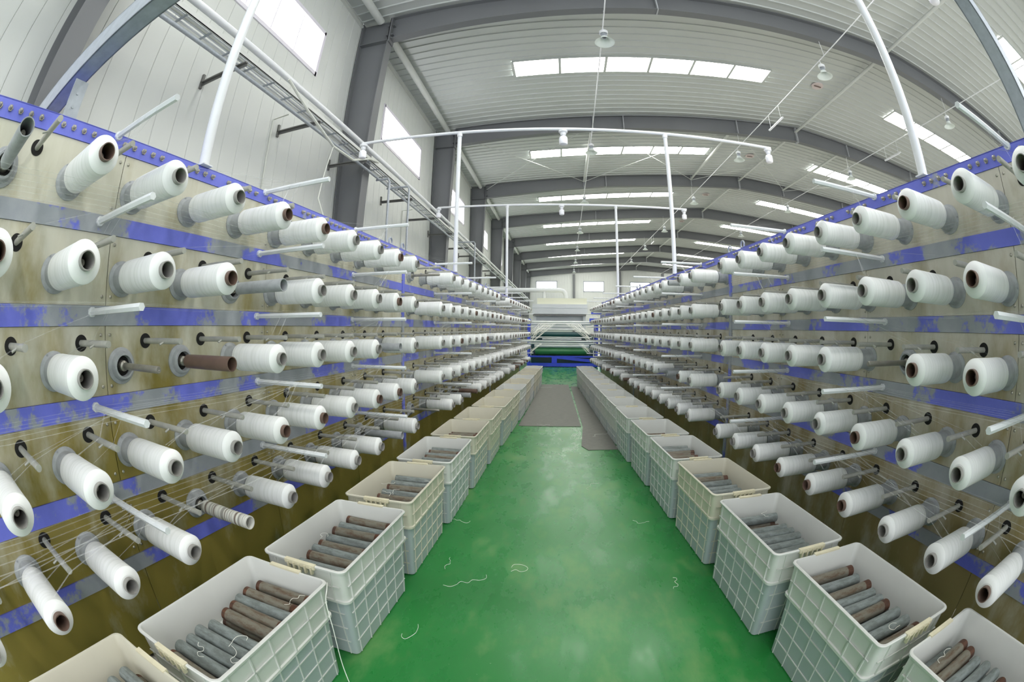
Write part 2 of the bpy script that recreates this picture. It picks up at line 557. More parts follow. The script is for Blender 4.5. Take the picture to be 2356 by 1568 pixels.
for bi, y in enumerate(BAY):
    for sgn, xw, nm in ((1, XW, 'window wall'), (-1, XE, 'opposite wall')):
        if sgn < 0 and y < 0: continue
        # tapered column
        cm = MB()
        zt = roofz(xw)-.05
        xo = xw+sgn*.03
        xi0, xi1 = xw+sgn*.40, xw+sgn*.67
        zk = EYE+5.85
        cm.add([(xo, y-.005, 0), (xi0, y-.005, 0), (xi1, y-.005, zk), (xi1, y-.005, zt), (xo, y-.005, zt)], [(0, 1, 2, 3, 4)])
        cm.add([(xo, y+.005, 0), (xi0, y+.005, 0), (xi1, y+.005, zk), (xi1, y+.005, zt), (xo, y+.005, zt)], [(4, 3, 2, 1, 0)])
        cm.box(min(xo, xo+sgn*.014), max(xo, xo+sgn*.014), y-.13, y+.13, 0, zt)
        for (xa, za, xb, zb) in ((xi0, 0, xi1, zk), (xi1, zk, xi1, zt)):
            cm.add([(xa, y-.13, za), (xa, y+.13, za), (xa+sgn*.014, y+.13, za), (xa+sgn*.014, y-.13, za), (xb, y-.13, zb), (xb, y+.13, zb), (xb+sgn*.014, y+.13, zb), (xb+sgn*.014, y-.13, zb)],
                   [(0, 1, 2, 3), (4, 7, 6, 5), (0, 4, 5, 1), (1, 5, 6, 2), (2, 6, 7, 3), (3, 7, 4, 0)])
        cm.box(min(xo, xi1), max(xo, xi1), y-.12, y+.12, zk-.012, zk)
        co = build(cm, 'column', M['steel'])
        struct(co, 'tapered grey steel column on the %s, %s from the camera end' % (nm, ordw(bi)))
        jp = MB()
        for zz in (zk+.15, zk+.42):
            jp.cbox((xi1+sgn*.02, y-.0, zz), (.16, .22, .014))
        jp.box(xi1-.02+(.02 if sgn > 0 else 0), xi1+.02+(0 if sgn < 0 else .02), y-.13, y+.13, zk-.05, zt+.02)
        build(jp, 'joint_plate', M['steel'], co)
        # rafter half
        rm = MB()
        xs = xi1+sgn*.02
        xe = XR
        zs, ze = roofz(xs)-.05, ZR-.05
        xm = xs + (xe-xs)*.45
        hbeam(rm, (xs, zs), (xm, zs+(ze-zs)*.45), .62, .47, y)
        hbeam(rm, (xm, zs+(ze-zs)*.45), (xe, ze), .47, .56, y)
        ro = build(rm, 'rafter', M['steel'])
        struct(ro, 'grey steel roof beam rising from the %s, %s from the camera end' % (nm, ordw(bi)))
        sm = MB()
        xst = xm
        z1 = roofz(xst)-.06
        sm.box(xst-.012, xst+.012, y-.1, y+.1, z1-.49, z1)
        sm.box(xe-sgn*.02-.012, xe-sgn*.02+.012, y-.1, y+.1, ze-.62, ze)
        build(sm, 'stiffener', M['steel_light'], ro)
        for hx in (1.15, 6.2, 11.3, 16.3):
            if (sgn > 0) == (hx < XR) and bi in (3, 4):
                hm = MB().box(hx-.01, hx+.01, y-.1, y+.1, roofz(hx)-.58, roofz(hx)-.06)
                build(hm, 'stiffener', M['steel_light'], ro)
# ridge and brace struts
def strut(x, ya, yb, lab, z=None, r=.05):
    z = roofz(x)-.22 if z is None else z
    o = build(MB().tube([(x, ya, z), (x, yb, z)], r, 12), 'strut', M['trim'])
    tag(o, lab, 'strut', 'roof struts', )
    o['kind'] = 'structure'
for bi in range(1, len(BAY)-1):
    strut(XR, BAY[bi]+.02, BAY[bi+1]-.02, 'pale round ridge strut between roof beams %s and %s' % (ordw(bi-1), ordw(bi)))
for hx, w_ in ((1.15, 'nearest the window wall'), (6.2, 'next to the ridge on the window side'), (11.3, 'just past the ridge')):
    strut(hx, BAY[3]+.02, BAY[4]-.02, 'pale round strut in the cross-braced bay, '+w_)
xs_ = [-3.2, 1.15, 6.2, 11.3, 16.3]
for k in range(4):
    a, b = xs_[k], xs_[k+1]
    for f_ in (0, 1):
        p = (a if f_ == 0 else b, BAY[3]+.15, roofz(a if f_ == 0 else b)-.3)
        q = (b if f_ == 0 else a, BAY[4]-.15, roofz(b if f_ == 0 else a)-.3)
        o = build(MB().tube([p, q], .011, 6), 'brace_rod', M['trim'])
        tag(o, 'thin diagonal brace rod under the roof, %s bay from the window wall, %s' % (ordw(k), 'leaning in' if f_ == 0 else 'leaning out'), 'rod', kind='structure')
# eave purlin and corner trim along the window wall
for bi in range(0, len(BAY)-1):
    ya, yb = BAY[bi]+.14, BAY[bi+1]-.14
    pm = MB().tube([(-3.50, ya, roofz(-3.5)-.14), (-3.50, yb, roofz(-3.5)-.14)], .085, 14)
    struct(build(pm, 'trim_%d' % (bi+1), M['trim']), 'rounded cream eave purlin, %s bay' % ordw(bi))
    tm = MB().box(XW, XW+.05, ya, yb, roofz(XW)-.17, roofz(XW)-.12).box(XW, XW+.02, ya, yb, roofz(XW)-.12, roofz(XW)-.02)
    struct(build(tm, 'trim_%d' % (bi+11), M['trim']), 'cream corner flashing at the eaves, %s bay' % ordw(bi))

# pendant lamps on conduits
def lamp_meshes():
    a = MB().lathe([(0, .02), (0, .05), (-.03, .06), (-.035, .09), (-.10, .09), (-.105, .07)], 24, 'Z').mesh('lamp_housing', M['pipe'])
    b = MB()
    for k in range(12):
        t = 2*math.pi*k/12
        b.cbox((.055*math.cos(t), .055*math.sin(t), -.15), (.012, .012, .09))
    b.lathe([(-.105, .045), (-.2, .045)], 16, 'Z')
    b = b.mesh('heat_sink', M['galv'])
    c = MB().lathe([(-.195, .05), (-.2, .075), (-.24, .085), (-.28, .12), (-.32, .17), (-.345, .205), (-.345, .2), (-.32, .163), (-.28, .112), (-.24, .078), (-.205, .07)], 32, 'Z').mesh('lamp_shade', M['lampglass'])
    d = MB().lathe([(.12, .008), (0, .008)], 8, 'Z').mesh('hanger', M['pipe'])
    return a, b, c, d
LM = lamp_meshes()
def lamp(x, y, z, lab, grp):
    r = empty('pendant_lamp', TR(x, y, z))
    tag(r, lab, 'lamp', grp)
    for nm, me in zip(('lamp_housing', 'heat_sink', 'lamp_shade', 'hanger'), LM):
        add(nm, me, r)
for li, (x, yy, who) in enumerate(((1.03, (1.2, 7.25, 13.35, 19.3, 25.7, 31.6, 37.6, 43.9), 'on the conduit nearest the window wall'),
                                  (6.2, (1.0, 7.05, 13.0, 18.6, 24.6, 30.6, 36.8), 'on the middle conduit'),
                                  (11.2, (.8, 6.85, 12.75, 18.3, 24.5), 'on the conduit past the ridge'))):
    zt = EYE+6.10
    for k, y in enumerate(yy):
        lamp(x+.012*(y-7)*(li == 0), y, zt, 'white bell-shaped pendant lamp %s, %s from the camera' % (who, ordw(k)), 'bell pendant lamps')
    c_ = MB().tube([(x+.012*(-6-7)*(li == 0), -6, zt+.12), (x+.012*(47-7)*(li == 0), 47, zt+.12)], .014, 8)
    for bi, y in enumerate(BAY):
        xx = x+.012*(y-7)*(li == 0)
        c_.tube([(xx, y, zt+.12), (xx, y, roofz(xx)-.5)], .007, 6)
    tag(build(c_, 'lamp_conduit', M['pipe']), 'thin white conduit carrying pendant lamps, %s' % ('nearest the window wall', 'in the middle', 'past the ridge')[li], 'conduit', 'lamp conduits')
for k, (x, y) in enumerate(((6.2, 9.55), (11.2, 9.55), (6.2, 27.6), (6.2, 45))):
    r = empty('tube_light', TR(x, y, EYE+5.78)); tag(r, 'slim white tube light under a lamp conduit, %s' % ('over the aisle side in the near bay', 'past the ridge in the near bay', 'halfway down the hall', 'close to the end wall')[k], 'tube light', 'tube lights')
    build(MB().cbox((0, .45, 0), (.05, .95, .03)), 'fixture', M['pipe'], r)
    build(MB().tube([(0, .02, -.03), (0, .9, -.03)], .014, 8), 'tube', M['bulb'], r)
    build(MB().tube([(0, .1, 0), (0, .1, .43)], .005, 6), 'hanger', M['pipe'], r)
    build(MB().tube([(0, .8, 0), (0, .8, .43)], .005, 6), 'hanger', M['pipe'], r)
VENTS = [(7.95, 9.6), (8.15, 15.95), (8.0, 21.8), (8.3, 28.0)]
for k, (x, y) in enumerate(VENTS):
    vm = MB().lathe([(-.01, .0), (-.012, .12), (-.03, .19), (-.03, .2), (0, .21)], 28, 'Z')
    o = build(vm, 'roof_ventilator', M['ventpink'], None, TR(x, y, roofz(x)-.03))
    build(MB().box(-.13, .13, -.02, .02, -.045, -.03), 'blade', M['core_brown'], o)
    tag(o, 'round pinkish roof ventilator cap under the roof sheets, %s from the camera' % ordw(k), 'roof ventilator', 'roof ventilators')

# cable tray and pipes along the window wall
TX, TZ = -3.32, EYE+2.98
tray = empty('cable_tray', TR(TX, 0, TZ)); tag(tray, 'galvanised cable tray running along the window wall', 'cable tray')
build(MB().box(-.13, -.12, -6, 46, -.06, .0).box(-.13, -.10, -6, 46, -.06, -.055), 'side_rail', M['trim'], tray)
build(MB().box(.12, .13, -6, 46, -.06, 0).box(.10, .13, -6, 46, -.06, -.055), 'side_rail', M['trim'], tray)
rg = MB()
for k in range(120): rg.box(-.12, .12, -5.9+k*.43, -5.87+k*.43, -.058, -.048)
build(rg, 'rung', M['galv'], tray)['kind'] = 'stuff'
for k in range(3):
    build(MB().tube([(-.07+.06*k, -6, -.03), (-.07+.06*k, 46, -.03)], .012, 8), 'inner_conduit', M['pipe'], tray)
for k in range(3):
    pts = []
    y = -6
    while y < 46:
        sag = .10*math.sin(y*1.05+k*1.4)
        pts.append((.02*k-.02+.02*math.sin(y*.9+k), y, .0+max(-.02, sag*.5)))
        y += .45
    build(MB().tube(pts, .016, 6), 'cable', M['cable'], tray)
o = build(MB().tube([(-3.2, -6, EYE+3.10), (-3.2, 46, EYE+3.10)], .042, 12), 'water_pipe', M['pipe']); tag(o, 'thick white pipe running above the cable tray', 'pipe', 'pipes along the window wall')
o = build(MB().tube([(-3.30, -6, EYE+2.80), (-3.30, 46, EYE+2.80)], .025, 10), 'conduit_pipe', M['galv']); tag(o, 'thin galvanised pipe slung below the cable tray', 'pipe', 'pipes along the window wall')
by = [2.94, 4.72, 6.35, 8.82, 10.6, 12.5, 14.9, 16.6, 18.6, 21, 22.8, 24.6]
for k, y in enumerate(by):
    bm = MB().box(XW, -3.18, y-.02, y+.02, EYE+2.86, EYE+2.875).box(XW, -3.18, y+.015, y+.02, EYE+2.82, EYE+2.875).box(XW, XW+.03, y-.02, y+.02, EYE+2.78, EYE+2.98)
    tag(build(bm, 'tray_bracket', M['darkiron']), 'dark angle bracket holding the cable tray, %s from the camera' % ordw(k), 'bracket', 'cable tray brackets')
cb = MB().tube([(-3.1, 3.7, EYE+3.0), (-3.05, 4.2, EYE+2.75), (-3.0, 4.9, EYE+2.5), (-3.03, 5.6, EYE+2.55), (-3.1, 6.3, EYE+2.85), (-3.2, 6.9, EYE+3.02)], .02, 8)
tag(build(cb, 'hanging_cable', M['cable']), 'pale cable sagging below the tray between two brackets', 'cable')
cb = MB().tube([(-3.0, 4.9, EYE+2.5), (-2.9, 4.6, EYE+2.0), (-2.7, 4.2, EYE+1.5), (-2.4, 3.9, EYE+1.15), (-2.2, 3.8, EYE+.8)], .007, 6)
tag(build(cb, 'hanging_cable', M['cable']), 'thin pale wire drooping from the sagging cable towards the creel', 'cable')
for k, (x, y) in enumerate(((-3.1, 7.2), (-2.9, 7.75), (-2.7, 13.5))):
    m_ = MB().tube([(XW+.6, y, EYE+2.78), (x, y, EYE+2.78), (x+.03, y, EYE+2.72), (x+.03, y, 0)], .022, 8)
    tag(build(m_, 'drop_pipe', M['galv']), 'galvanised pipe dropping from the tray to the floor, %s one' % ordw(k), 'pipe', 'drop pipes')
# conduit downpipes on the bare wall
for k, y in enumerate((4.55, 10.2)):
    m_ = MB().tube([(XW+.02, y, 0), (XW+.02, y, EYE+3.0), (XW+.3, y, EYE+3.02)], .012, 6)
    tag(build(m_, 'wall_conduit', M['cable']), 'thin conduit running down the sheet wall in the %s bay' % ordw(k), 'conduit', 'wall conduits')

# ================================================================== THE CREELS
ROWZ = {'L': [.4584, .1725, -.1164, -.4053, -.6915], 'R': [.4581, .1701, -.1161, -.4092, -.7056]}
ROWY = {'L': [.5343, .5319, .5331, .5310, .5301], 'R': [.7734, .7782, .7794, .7824, .7872]}
GAP = {'L': (1.085, 9, 21), 'R': (1.081, 8, 20)}
XT0 = {'L': (-1.1145, .06), 'R': (1.290, -.042)}
DEP = {'L': .33, 'R': .36}
WHERE = {'L': 'the creel by the window wall', 'R': 'the creel across the aisle from the windows'}
SHORT = {'L': 'window-side creel', 'R': 'far-side creel'}
def side_mat(s, y, z, d=0.0):
    """matrix whose +X points into the aisle; origin d metres behind the spool tip line"""
    a, b = XT0[s]
    x = a + b*y
    if s == 'L': R = RZ(-math.atan(.06))
    else: R = RZ(math.pi+math.atan(.042))
    return M0 @ TR(x, y, EYE+z) @ R @ TR(-d, 0, 0)
STRIPS = [(.599, .662), (.314, .376), (.017, .081), (-.274, -.210), (-.572, -.505), (-.848, -.784)]
SEAMS = {'L': [-1.2, -.2, .765, 1.69, 2.6, 3.43, 4.35, 5.27, 6.2, 7.05, 7.95, 8.85, 9.75, 10.65], 'R': [-1.2, -.2, .725, 1.70, 2.6, 3.42, 4.35, 5.27, 6.2, 7.05, 7.95, 8.85, 9.75, 10.65]}
HEXY = {'L': [-.2, .70, 1.62, 2.57, 4.25, 5.5, 6.8, 7.9, 9.0, 10.1], 'R': [-.3, .64, 1.555, 2.49, 4.08, 5.3, 6.5, 7.8, 9.0, 10.1]}
HEXZ = [.655, .352, .060, -.241, -.547]
for s in 'LR':
    sg = 1 if s == 'L' else -1
    root = empty('creel', side_mat(s, 0, -EYE, DEP[s]))
    tag(root, {'L': 'long winding creel with oil-stained panels and worn blue rails by the window wall', 'R': 'long winding creel with blue rails across the aisle from the windows'}[s], 'winding creel')
    sh = M['sheet_'+s]
    ys = SEAMS[s]
    def B(mb, x0, x1, a, b, z0, z1):
        return mb.box(x0, x1, min(sg*a, sg*b), max(sg*a, sg*b), EYE+z0, EYE+z1)
    bands = [(STRIPS[i+1][1], STRIPS[i][0]) for i in range(5)] + [(-EYE+.03, STRIPS[5][0])]
    for bi, (z0, z1) in enumerate(bands):
        for k in range(len(ys)-1):
            mb = MB()
            B(mb, -.004, 0, ys[k]+.0015, ys[k+1]-.0015, z0+.001, z1-.001)
            if k < 7 and bi < 5:
                sb = mb; mb.cur = 1
                for (yy, zz) in ((ys[k]+.02, z1-.03), (ys[k]+.02, z0+.03), (ys[k+1]-.02, z1-.03), (ys[k+1]-.02, z0+.03)):
                    sb.lathe([(0, .006), (.003, .006), (.006, .003), (.0062, .0)], 8, 'X', (0, sg*yy, EYE+zz))
            build(mb, 'panel', [sh, M['bolt']], root)
    for i, (z0, z1) in enumerate(STRIPS):
        mb = MB()
        segs = [(ys[0], ys[5]-.0), (ys[5], ys[9]), (ys[9], ys[-1])]
        for a, b in segs:
            m_ = MB()
            B(m_, -.004, .005, a+.001, b-.001, z0, z1)
            if i == 0:
                B(m_, -.30, .005, a+.001, b-.001, z1-.004, z1+.001)
            build(m_, 'rail', M['strip_top'] if i == 0 else (M['strip_low'] if i in (2, 5) and s == 'R' or i == 5 else M['strip']), root)
    # posts between the modules, front and rear
    for yy in (ys[5], ys[9], ys[-1], ys[0]):
        m_ = MB()
        B(m_, -.30, .012, yy-.02, yy+.02, -EYE, .61)
        build(m_, 'post', M['strip_low'], root)
    m_ = MB()
    B(m_, -.31, -.30, ys[0], ys[-1], -EYE+.03, .66)
    build(m_, 'rear_cover', sh, root)
    # bolts on the top rail
    cnt = 0
    bolt = MB()
    bolt.lathe([(.005, .0115), (.011, .0115), (.011, .007)], 6, 'X', smooth=False).lathe([(.011, .0065), (.022, .006), (.026, .003), (.0262, 0)], 10, 'X')
    bme = bolt.mesh('bolt', M['bolt'])
    rest = MB()
    base = .135 if s == 'L' else .125
    for slot in range(-2, 32):
        for j in range(5 if s == 'L' else 4):
            yy = base + slot*.3035 + j*.0495
            if yy > 10.3 or yy < -.9: continue
            if cnt < 95 and yy > .0:
                add('bolt', bme, root, TR(0, sg*yy, EYE+.631)); cnt += 1
            elif yy > 0:
                rest.lathe([(.005, .0115), (.014, .0115), (.02, .006), (.02, 0)], 6, 'X', (0, sg*yy, EYE+.631), smooth=False)
    ro = build(rest, 'bolt_row', M['bolt'], root); ro['kind'] = 'stuff'
    # white hexagonal guide bars
    hb = MB().tube([(0, 0, 0), (.39 if s == 'L' else .43, 0, 0)], .0118, 6, smooth=False)
    hb.tube([(0, 0, 0), (.012, 0, 0)], .017, 8)
    hme = hb.mesh('guide_bar', M['hex'])
    for yy in HEXY[s]:
        for zz in HEXZ:
            add('guide_bar', hme, root, TR(0.004, sg*yy, EYE+zz))
    # lifting eyes on the top rail
    eye = MB()
    eye.tube([(0, .03*math.cos(t*math.pi/8), .035+.03*math.sin(t*math.pi/8)) for t in range(17)], .007, 8)
    eme = eye.mesh('lifting_eye', M['galv'])
    for yy in (3.2, 3.45, 6.8, 7.0):
        add('lifting_eye', eme, root, TR(-.02, sg*yy, EYE+.66))

# winders and spools
def winder_meshes(s):
    d = DEP[s]
    zo, yo = (.080, .122) if s == 'L' else (.073, .138)
    ring = MB().lathe([(0, .062), (.006, .062), (.010, .056), (.012, .050), (.030, .047), (.034, .043), (.034, .036), (.010, .034)], 28, 'X')
    drum = MB().lathe([(0, .061), (.005, .061), (.009, .054), (.014, .049), (d-.272, .047), (d-.268, .045), (d-.268, .02)], 28, 'X')
    for t in (0, 2.1, 4.2): drum.lathe([(.005, .004), (.009, .004), (.009, 0)], 8, 'X', (0, .057*math.cos(t), .057*math.sin(t)))
    back = MB().disc(.010, .0345, 24)  # dark disc paints in the shade of the bore
    spin = MB().lathe([(.01, .02), (.03, .018), (.035, .0115), (d-.052, .0115), (d-.048, .0095), (d-.048, .002), (d-.050, 0)], 16, 'X')
    rodh = MB().disc(.0012, .0265, 24, (0, yo, zo))  # black disc painted as the rod hole's shade; the panel is uncut
    rod = MB().tube([(0, yo, zo), (.25, yo, zo)], .0105, 10).tube([(.15, yo, zo), (.15, yo*.78, zo*.86)], .004, 6)
    return dict(ring=ring.mesh('flange', M['ring']), drum=drum.mesh('flange', M['ring']), back=back.mesh('opening', M['black']),
                spin=spin.mesh('spindle', M['spindle']), rodh=rodh.mesh('rod_opening', M['black']), rod=rod.mesh('guide_rod', M['rod']))
WM = {s: winder_meshes(s) for s in 'LR'}
def package_mesh(R, L0=-.258, step=0):
    p = [(-.0165, .0257), (-.0170, .031), (-.0285, R*.975), (-.030, R)]
    n = 10
    for i in range(1, n):
        x = -.030 + (L0+.030+.006)*i/n
        p.append((x, R*(.996+.004*math.sin(i*.7+step))))
    p += [(L0+.006, R*.985), (L0+.001, R*.95), (L0, R*.9), (L0, .0257)]
    mb = MB(); mb.sharp = 22
    return mb.lathe(p, 40, 'X').mesh('yarn_package', M['package'])
PK = [package_mesh(.0575), package_mesh(.0560, step=1), package_mesh(.0540, step=2), package_mesh(.0515, step=3)]
def core_mesh(mat, r=.0257):
    return MB().lathe([(0, r-.003), (0, r), (-.268, r), (-.268, r-.003)], 28, 'X', close=True).mesh('core_tube', mat)
CM = {'g': core_mesh(M['core_grey']), 'b': core_mesh(M['core_brown'])}
BARE = {'g': core_mesh(M['ring']), 'b': core_mesh(M['core_brown'])}
def stripe_mesh():
    k = NT('tube_with_tape_remnants')
    co = k.coord(scale=(1, .02, .02))
    k.l(k.ramp(k.noise(co, 40, 2, .5), [(.42, srgb((150, 148, 142))), (.5, srgb((214, 214, 206))), (.62, srgb((118, 106, 98)))]), k.b.inputs['Base Color'])
    return MB().lathe([(0, .0226), (0, .0265), (-.04, .027), (-.1, .0262), (-.2, .0285), (-.268, .027), (-.268, .0226)], 28, 'X', close=True).mesh('core_tube', k.m)
BARE['s'] = stripe_mesh()
SPECIAL = {('L', 1, -1): 'tg', ('L', 2, 3): 'tg', ('L', 3, 1): 'spin', ('L', 3, 2): 'tb', ('L', 3, 7): 'tg', ('L', 5, 2): 'ts', ('L', 5, 7): 'tg',
           ('L', 1, 9): 'spin', ('L', 5, 9): 'spin', ('L', 5, 12): 'tg', ('L', 5, 13): 'tb', ('R', 3, 2): 'spin',
           ('R', 1, 10): 'tg', ('R', 4, 10): 'tg', ('R', 4, 11): 'tg', ('R', 1, 21): 'tg', ('R', 5, 17): 'tb', ('R', 5, 21): 'tb', ('R', 5, 24): 'tg',
           ('L', 5, 21): 'tg', ('L', 5, 23): 'tb', ('L', 5, 24): 'tg', ('L', 5, 25): 'tb', ('L', 5, 27): 'tg', ('L', 5, 28): 'tb', ('L', 1, 19): 'tg', ('L', 2, 26): 'tb', ('L', 3, 16): 'tg'}
RNAME = ['top', 'second', 'middle', 'fourth', 'bottom']
drops = {}
nsp = 0
for s in 'LR':
    g, g1, g2 = GAP[s]
    n = 31 if s == 'L' else 30
    lo = {'L': {0: -1, 1: -1, 2: -1, 3: -1, 4: -2}, 'R': {0: -1, 1: -1, 2: -1, 3: -1, 4: -1}}[s]
    for r in range(5):
        cnt = 0
        for i in range(lo[r], n):
            off = (g if i >= g1 else 0) + (g if i >= g2-1 else 0)
            y = ROWY[s][r] + .3*(i+off)
            if y > 10.25: continue
            z = ROWZ[s][r]
            sp = SPECIAL.get((s, r+1, i))
            o_ = ordw(cnt); cnt += 1
            W = WM[s]
            wd = add('winder', W['ring'] if (sp == 'spin' or sp in ('tg', 'tb', 'ts')) else W['drum'], None, side_mat(s, y, z, DEP[s]))
            if s == 'R':
                pass
            tag(wd, 'grey winder mount at the %s position along the %s row, %s' % (o_, RNAME[r], SHORT[s]), 'winder', 'winder mounts on '+WHERE[s])
            add('spindle', W['spin'], wd)
            if sp: add('opening', W['back'], wd)
            mir = Matrix.Diagonal((1, -1, 1, 1)) if s == 'R' else Matrix.Identity(4)
            add('rod_opening', W['rodh'], wd, mir)
            add('guide_rod', W['rod'], wd, mir)
            tm = side_mat(s, y, z, 0)
            rot = Matrix.Rotation(random.uniform(0, 6.28), 4, 'X')
            if sp == 'spin':
                continue
            if sp:
                c_ = {'tg': 'g', 'tb': 'b', 'ts': 's'}[sp]
                o = add('bare_core_tube', BARE[c_], None, tm @ rot)
                tag(o, '%s empty core tube on the %s spindle of the %s row, %s' % ({'g': 'grey', 'b': 'dark brown', 's': 'tape-streaked'}[c_], o_, RNAME[r], SHORT[s]), 'core tube')
                continue
            big = {0: [0, 0, 1], 1: [0, 1, 1], 2: [0, 1, 1], 3: [1, 2, 1], 4: [2, 2, 1]}[r]
            pk = PK[random.choice(big)]
            o = add('yarn_spool', pk, None, tm @ rot)
            nsp += 1
            tag(o, 'white tape-wound spool, %s along the %s row of the %s' % (o_, RNAME[r], SHORT[s]), 'yarn spool', 'spools on '+WHERE[s])
            add('core_tube', CM['b' if random.random() < .18 else 'g'], o)
            drops.setdefault((s, r), []).append(y)

# running tapes along the creels and down to each spool
for s in 'LR':
    sg = 1 if s == 'L' else -1
    for r in range(5):
        mb = MB()
        hx = HEXY[s] + [10.6, 12.2]
        for k in range(6 if r else 0):
            xd = .09+.05*k+random.uniform(-.01, .01)
            pts = []
            for j, hy in enumerate(hx):
                pts.append((xd, sg*hy, HEXZ[r]+.0125+EYE+random.uniform(0, .004)))
                if j < len(hx)-1:
                    ny = (hy+hx[j+1])/2
                    pts.append((xd+random.uniform(-.004, .004), sg*ny, HEXZ[r]+.0125+EYE-.006))
            mb.tube(pts, .0045, 4, caps=False, flat=.08)
        for y in drops.get((s, r), []):
            for q in range(2):
                xs = random.uniform(.12, .28)
                nxt = min([h for h in hx if h > y+.12] or [hx[-1]])
                p0 = (xs+random.uniform(-.02, .05), sg*nxt, HEXZ[r]+.0135+EYE)
                p1 = (xs, sg*(y+.118), ROWZ[s][r]+.092+EYE)
                p2 = (xs+random.uniform(-.02, .02), sg*(y+.02), ROWZ[s][r]+.0545+EYE)
                mb.tube([p0, p1, p2], .0045, 4, caps=False, flat=.06)
        o = build(mb, 'running_tape', M['tape'], None, side_mat(s, 0, -EYE, DEP[s]))
        tag(o, 'thin white tapes running along the %s row of the %s' % (RNAME[r], SHORT[s]), 'tape', kind='stuff')

# ================================================================== CRATES
def rrect(w, l, r, z, n=5):
    pts = []
    for cx, cy, a0 in ((w/2-r, l/2-r, 0), (-w/2+r, l/2-r, 90), (-w/2+r, -l/2+r, 180), (w/2-r, -l/2+r, 270)):
        for k in range(n+1):
            t = math.radians(a0+90*k/n)
            pts.append((cx+r*math.cos(t), cy+r*math.sin(t), z))
    return pts
CW, CLN, CH = .362, .606, .43
def crate_meshes(fill, mat):
    out = []
    up = MB()
    zb = .285
    L = [rrect(CW-.030, CLN-.030, .022, zb), rrect(CW-.010, CLN-.010, .026, zb), rrect(CW-.010, CLN-.010, .026, zb+.010), rrect(CW-.022, CLN-.022, .024, zb+.012),
         rrect(CW-.018, CLN-.018, .024, CH-.012), rrect(CW-.002, CLN-.002, .028, CH-.010), rrect(CW, CLN, .028, CH-.003), rrect(CW-.006, CLN-.006, .026, CH),
         rrect(CW-.020, CLN-.020, .022, CH), rrect(CW-.024, CLN-.024, .020, CH-.004), rrect(CW-.042, CLN-.042, .018, fill)]
    up.loops(L)
    up.add(rrect(CW-.042, CLN-.042, .018, fill), [tuple(range(24))])
    # upper band ribs
    for z in (zb+.075,):
        up.box(-CW/2+.004, CW/2-.004, -CLN/2+.03, CLN/2-.03, z-.002, z+.002) if False else None
    hw, hl = CW/2-.009, CLN/2-.009
    for sx in (-1, 1):
        up.box(min(sx*hw, sx*(hw+.005)), max(sx*hw, sx*(hw+.005)), -CLN/2+.03, CLN/2-.03, .355, .359)
        for k in range(6):
            y = -CLN/2+.05+(CLN-.1)*k/5
            up.box(min(sx*(hw-.002), sx*(hw+.005)), max(sx*(hw-.002), sx*(hw+.005)), y-.0025, y+.0025, zb+.01, CH-.012)
    for sy in (-1, 1):
        up.box(-CW/2+.03, CW/2-.03, min(sy*hl, sy*(hl+.005)), max(sy*hl, sy*(hl+.005)), .355, .359)
        for k in range(3):
            x = -CW/2+.06+(CW-.12)*k/2
            up.box(x-.0025, x+.0025, min(sy*(hl-.002), sy*(hl+.005)), max(sy*(hl-.002), sy*(hl+.005)), zb+.01, CH-.012)
    low = MB()
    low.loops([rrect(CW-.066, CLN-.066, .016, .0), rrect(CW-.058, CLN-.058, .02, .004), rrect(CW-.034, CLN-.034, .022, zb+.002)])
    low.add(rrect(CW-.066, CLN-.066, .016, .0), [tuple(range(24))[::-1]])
    rib = MB()
    def wx(z): return (CW-.058+(.024)*(z/zb))/2
    def wy(z): return (CLN-.058+(.024)*(z/zb))/2
    e = .0035
    for sx in (-1, 1):
        for z in (.075, .15, .225):
            X = wx(z); rib.box(min(sx*(X-.004), sx*(X+e)), max(sx*(X-.004), sx*(X+e)), -wy(z)+.02, wy(z)-.02, z-.002, z+.002)
        for k in range(6):
            y = -CLN/2+.06+(CLN-.12)*k/5
            a, b = wx(0), wx(zb)
            rib.add([(sx*(a-.004), y-.002, 0.004), (sx*(a+e), y-.002, .004), (sx*(a+e), y+.002, .004), (sx*(a-.004), y+.002, .004),
                     (sx*(b-.004), y-.002, zb), (sx*(b+e), y-.002, zb), (sx*(b+e), y+.002, zb), (sx*(b-.004), y+.002, zb)],
                    [(0, 1, 2, 3), (4, 7, 6, 5), (0, 4, 5, 1), (1, 5, 6, 2), (2, 6, 7, 3), (3, 7, 4, 0)])
    for sy in (-1, 1):
        for z in (.075, .15, .225):
            Y = wy(z); rib.box(-wx(z)+.02, wx(z)-.02, min(sy*(Y-.004), sy*(Y+e)), max(sy*(Y-.004), sy*(Y+e)), z-.002, z+.002)
        for k in range(4):
            x = -CW/2+.06+(CW-.12)*k/3
            a, b = wy(0), wy(zb)
            rib.add([(x-.002, sy*(a-.004), 0.004), (x-.002, sy*(a+e), .004), (x+.002, sy*(a+e), .004), (x+.002, sy*(a-.004), .004),
                     (x-.002, sy*(b-.004), zb), (x-.002, sy*(b+e), zb), (x+.002, sy*(b+e), zb), (x+.002, sy*(b-.004), zb)],
                    [(0, 1, 2, 3), (4, 7, 6, 5), (0, 4, 5, 1), (1, 5, 6, 2), (2, 6, 7, 3), (3, 7, 4, 0)])
    lats = []
    for sy in (-1, 1):
        lat = MB(); lats.append(lat)
        Y = CLN/2
        lat.box(-.065, .065, min(sy*(Y-.012), sy*(Y+.006)), max(sy*(Y-.012), sy*(Y+.006)), CH-.014, CH+.003)
        for k in range(5):
            x = -.05+.025*k
            lat.box(x-.004, x+.004, min(sy*(Y-.004), sy*(Y+.009)), max(sy*(Y-.004), sy*(Y+.009)), CH-.035, CH-.004)
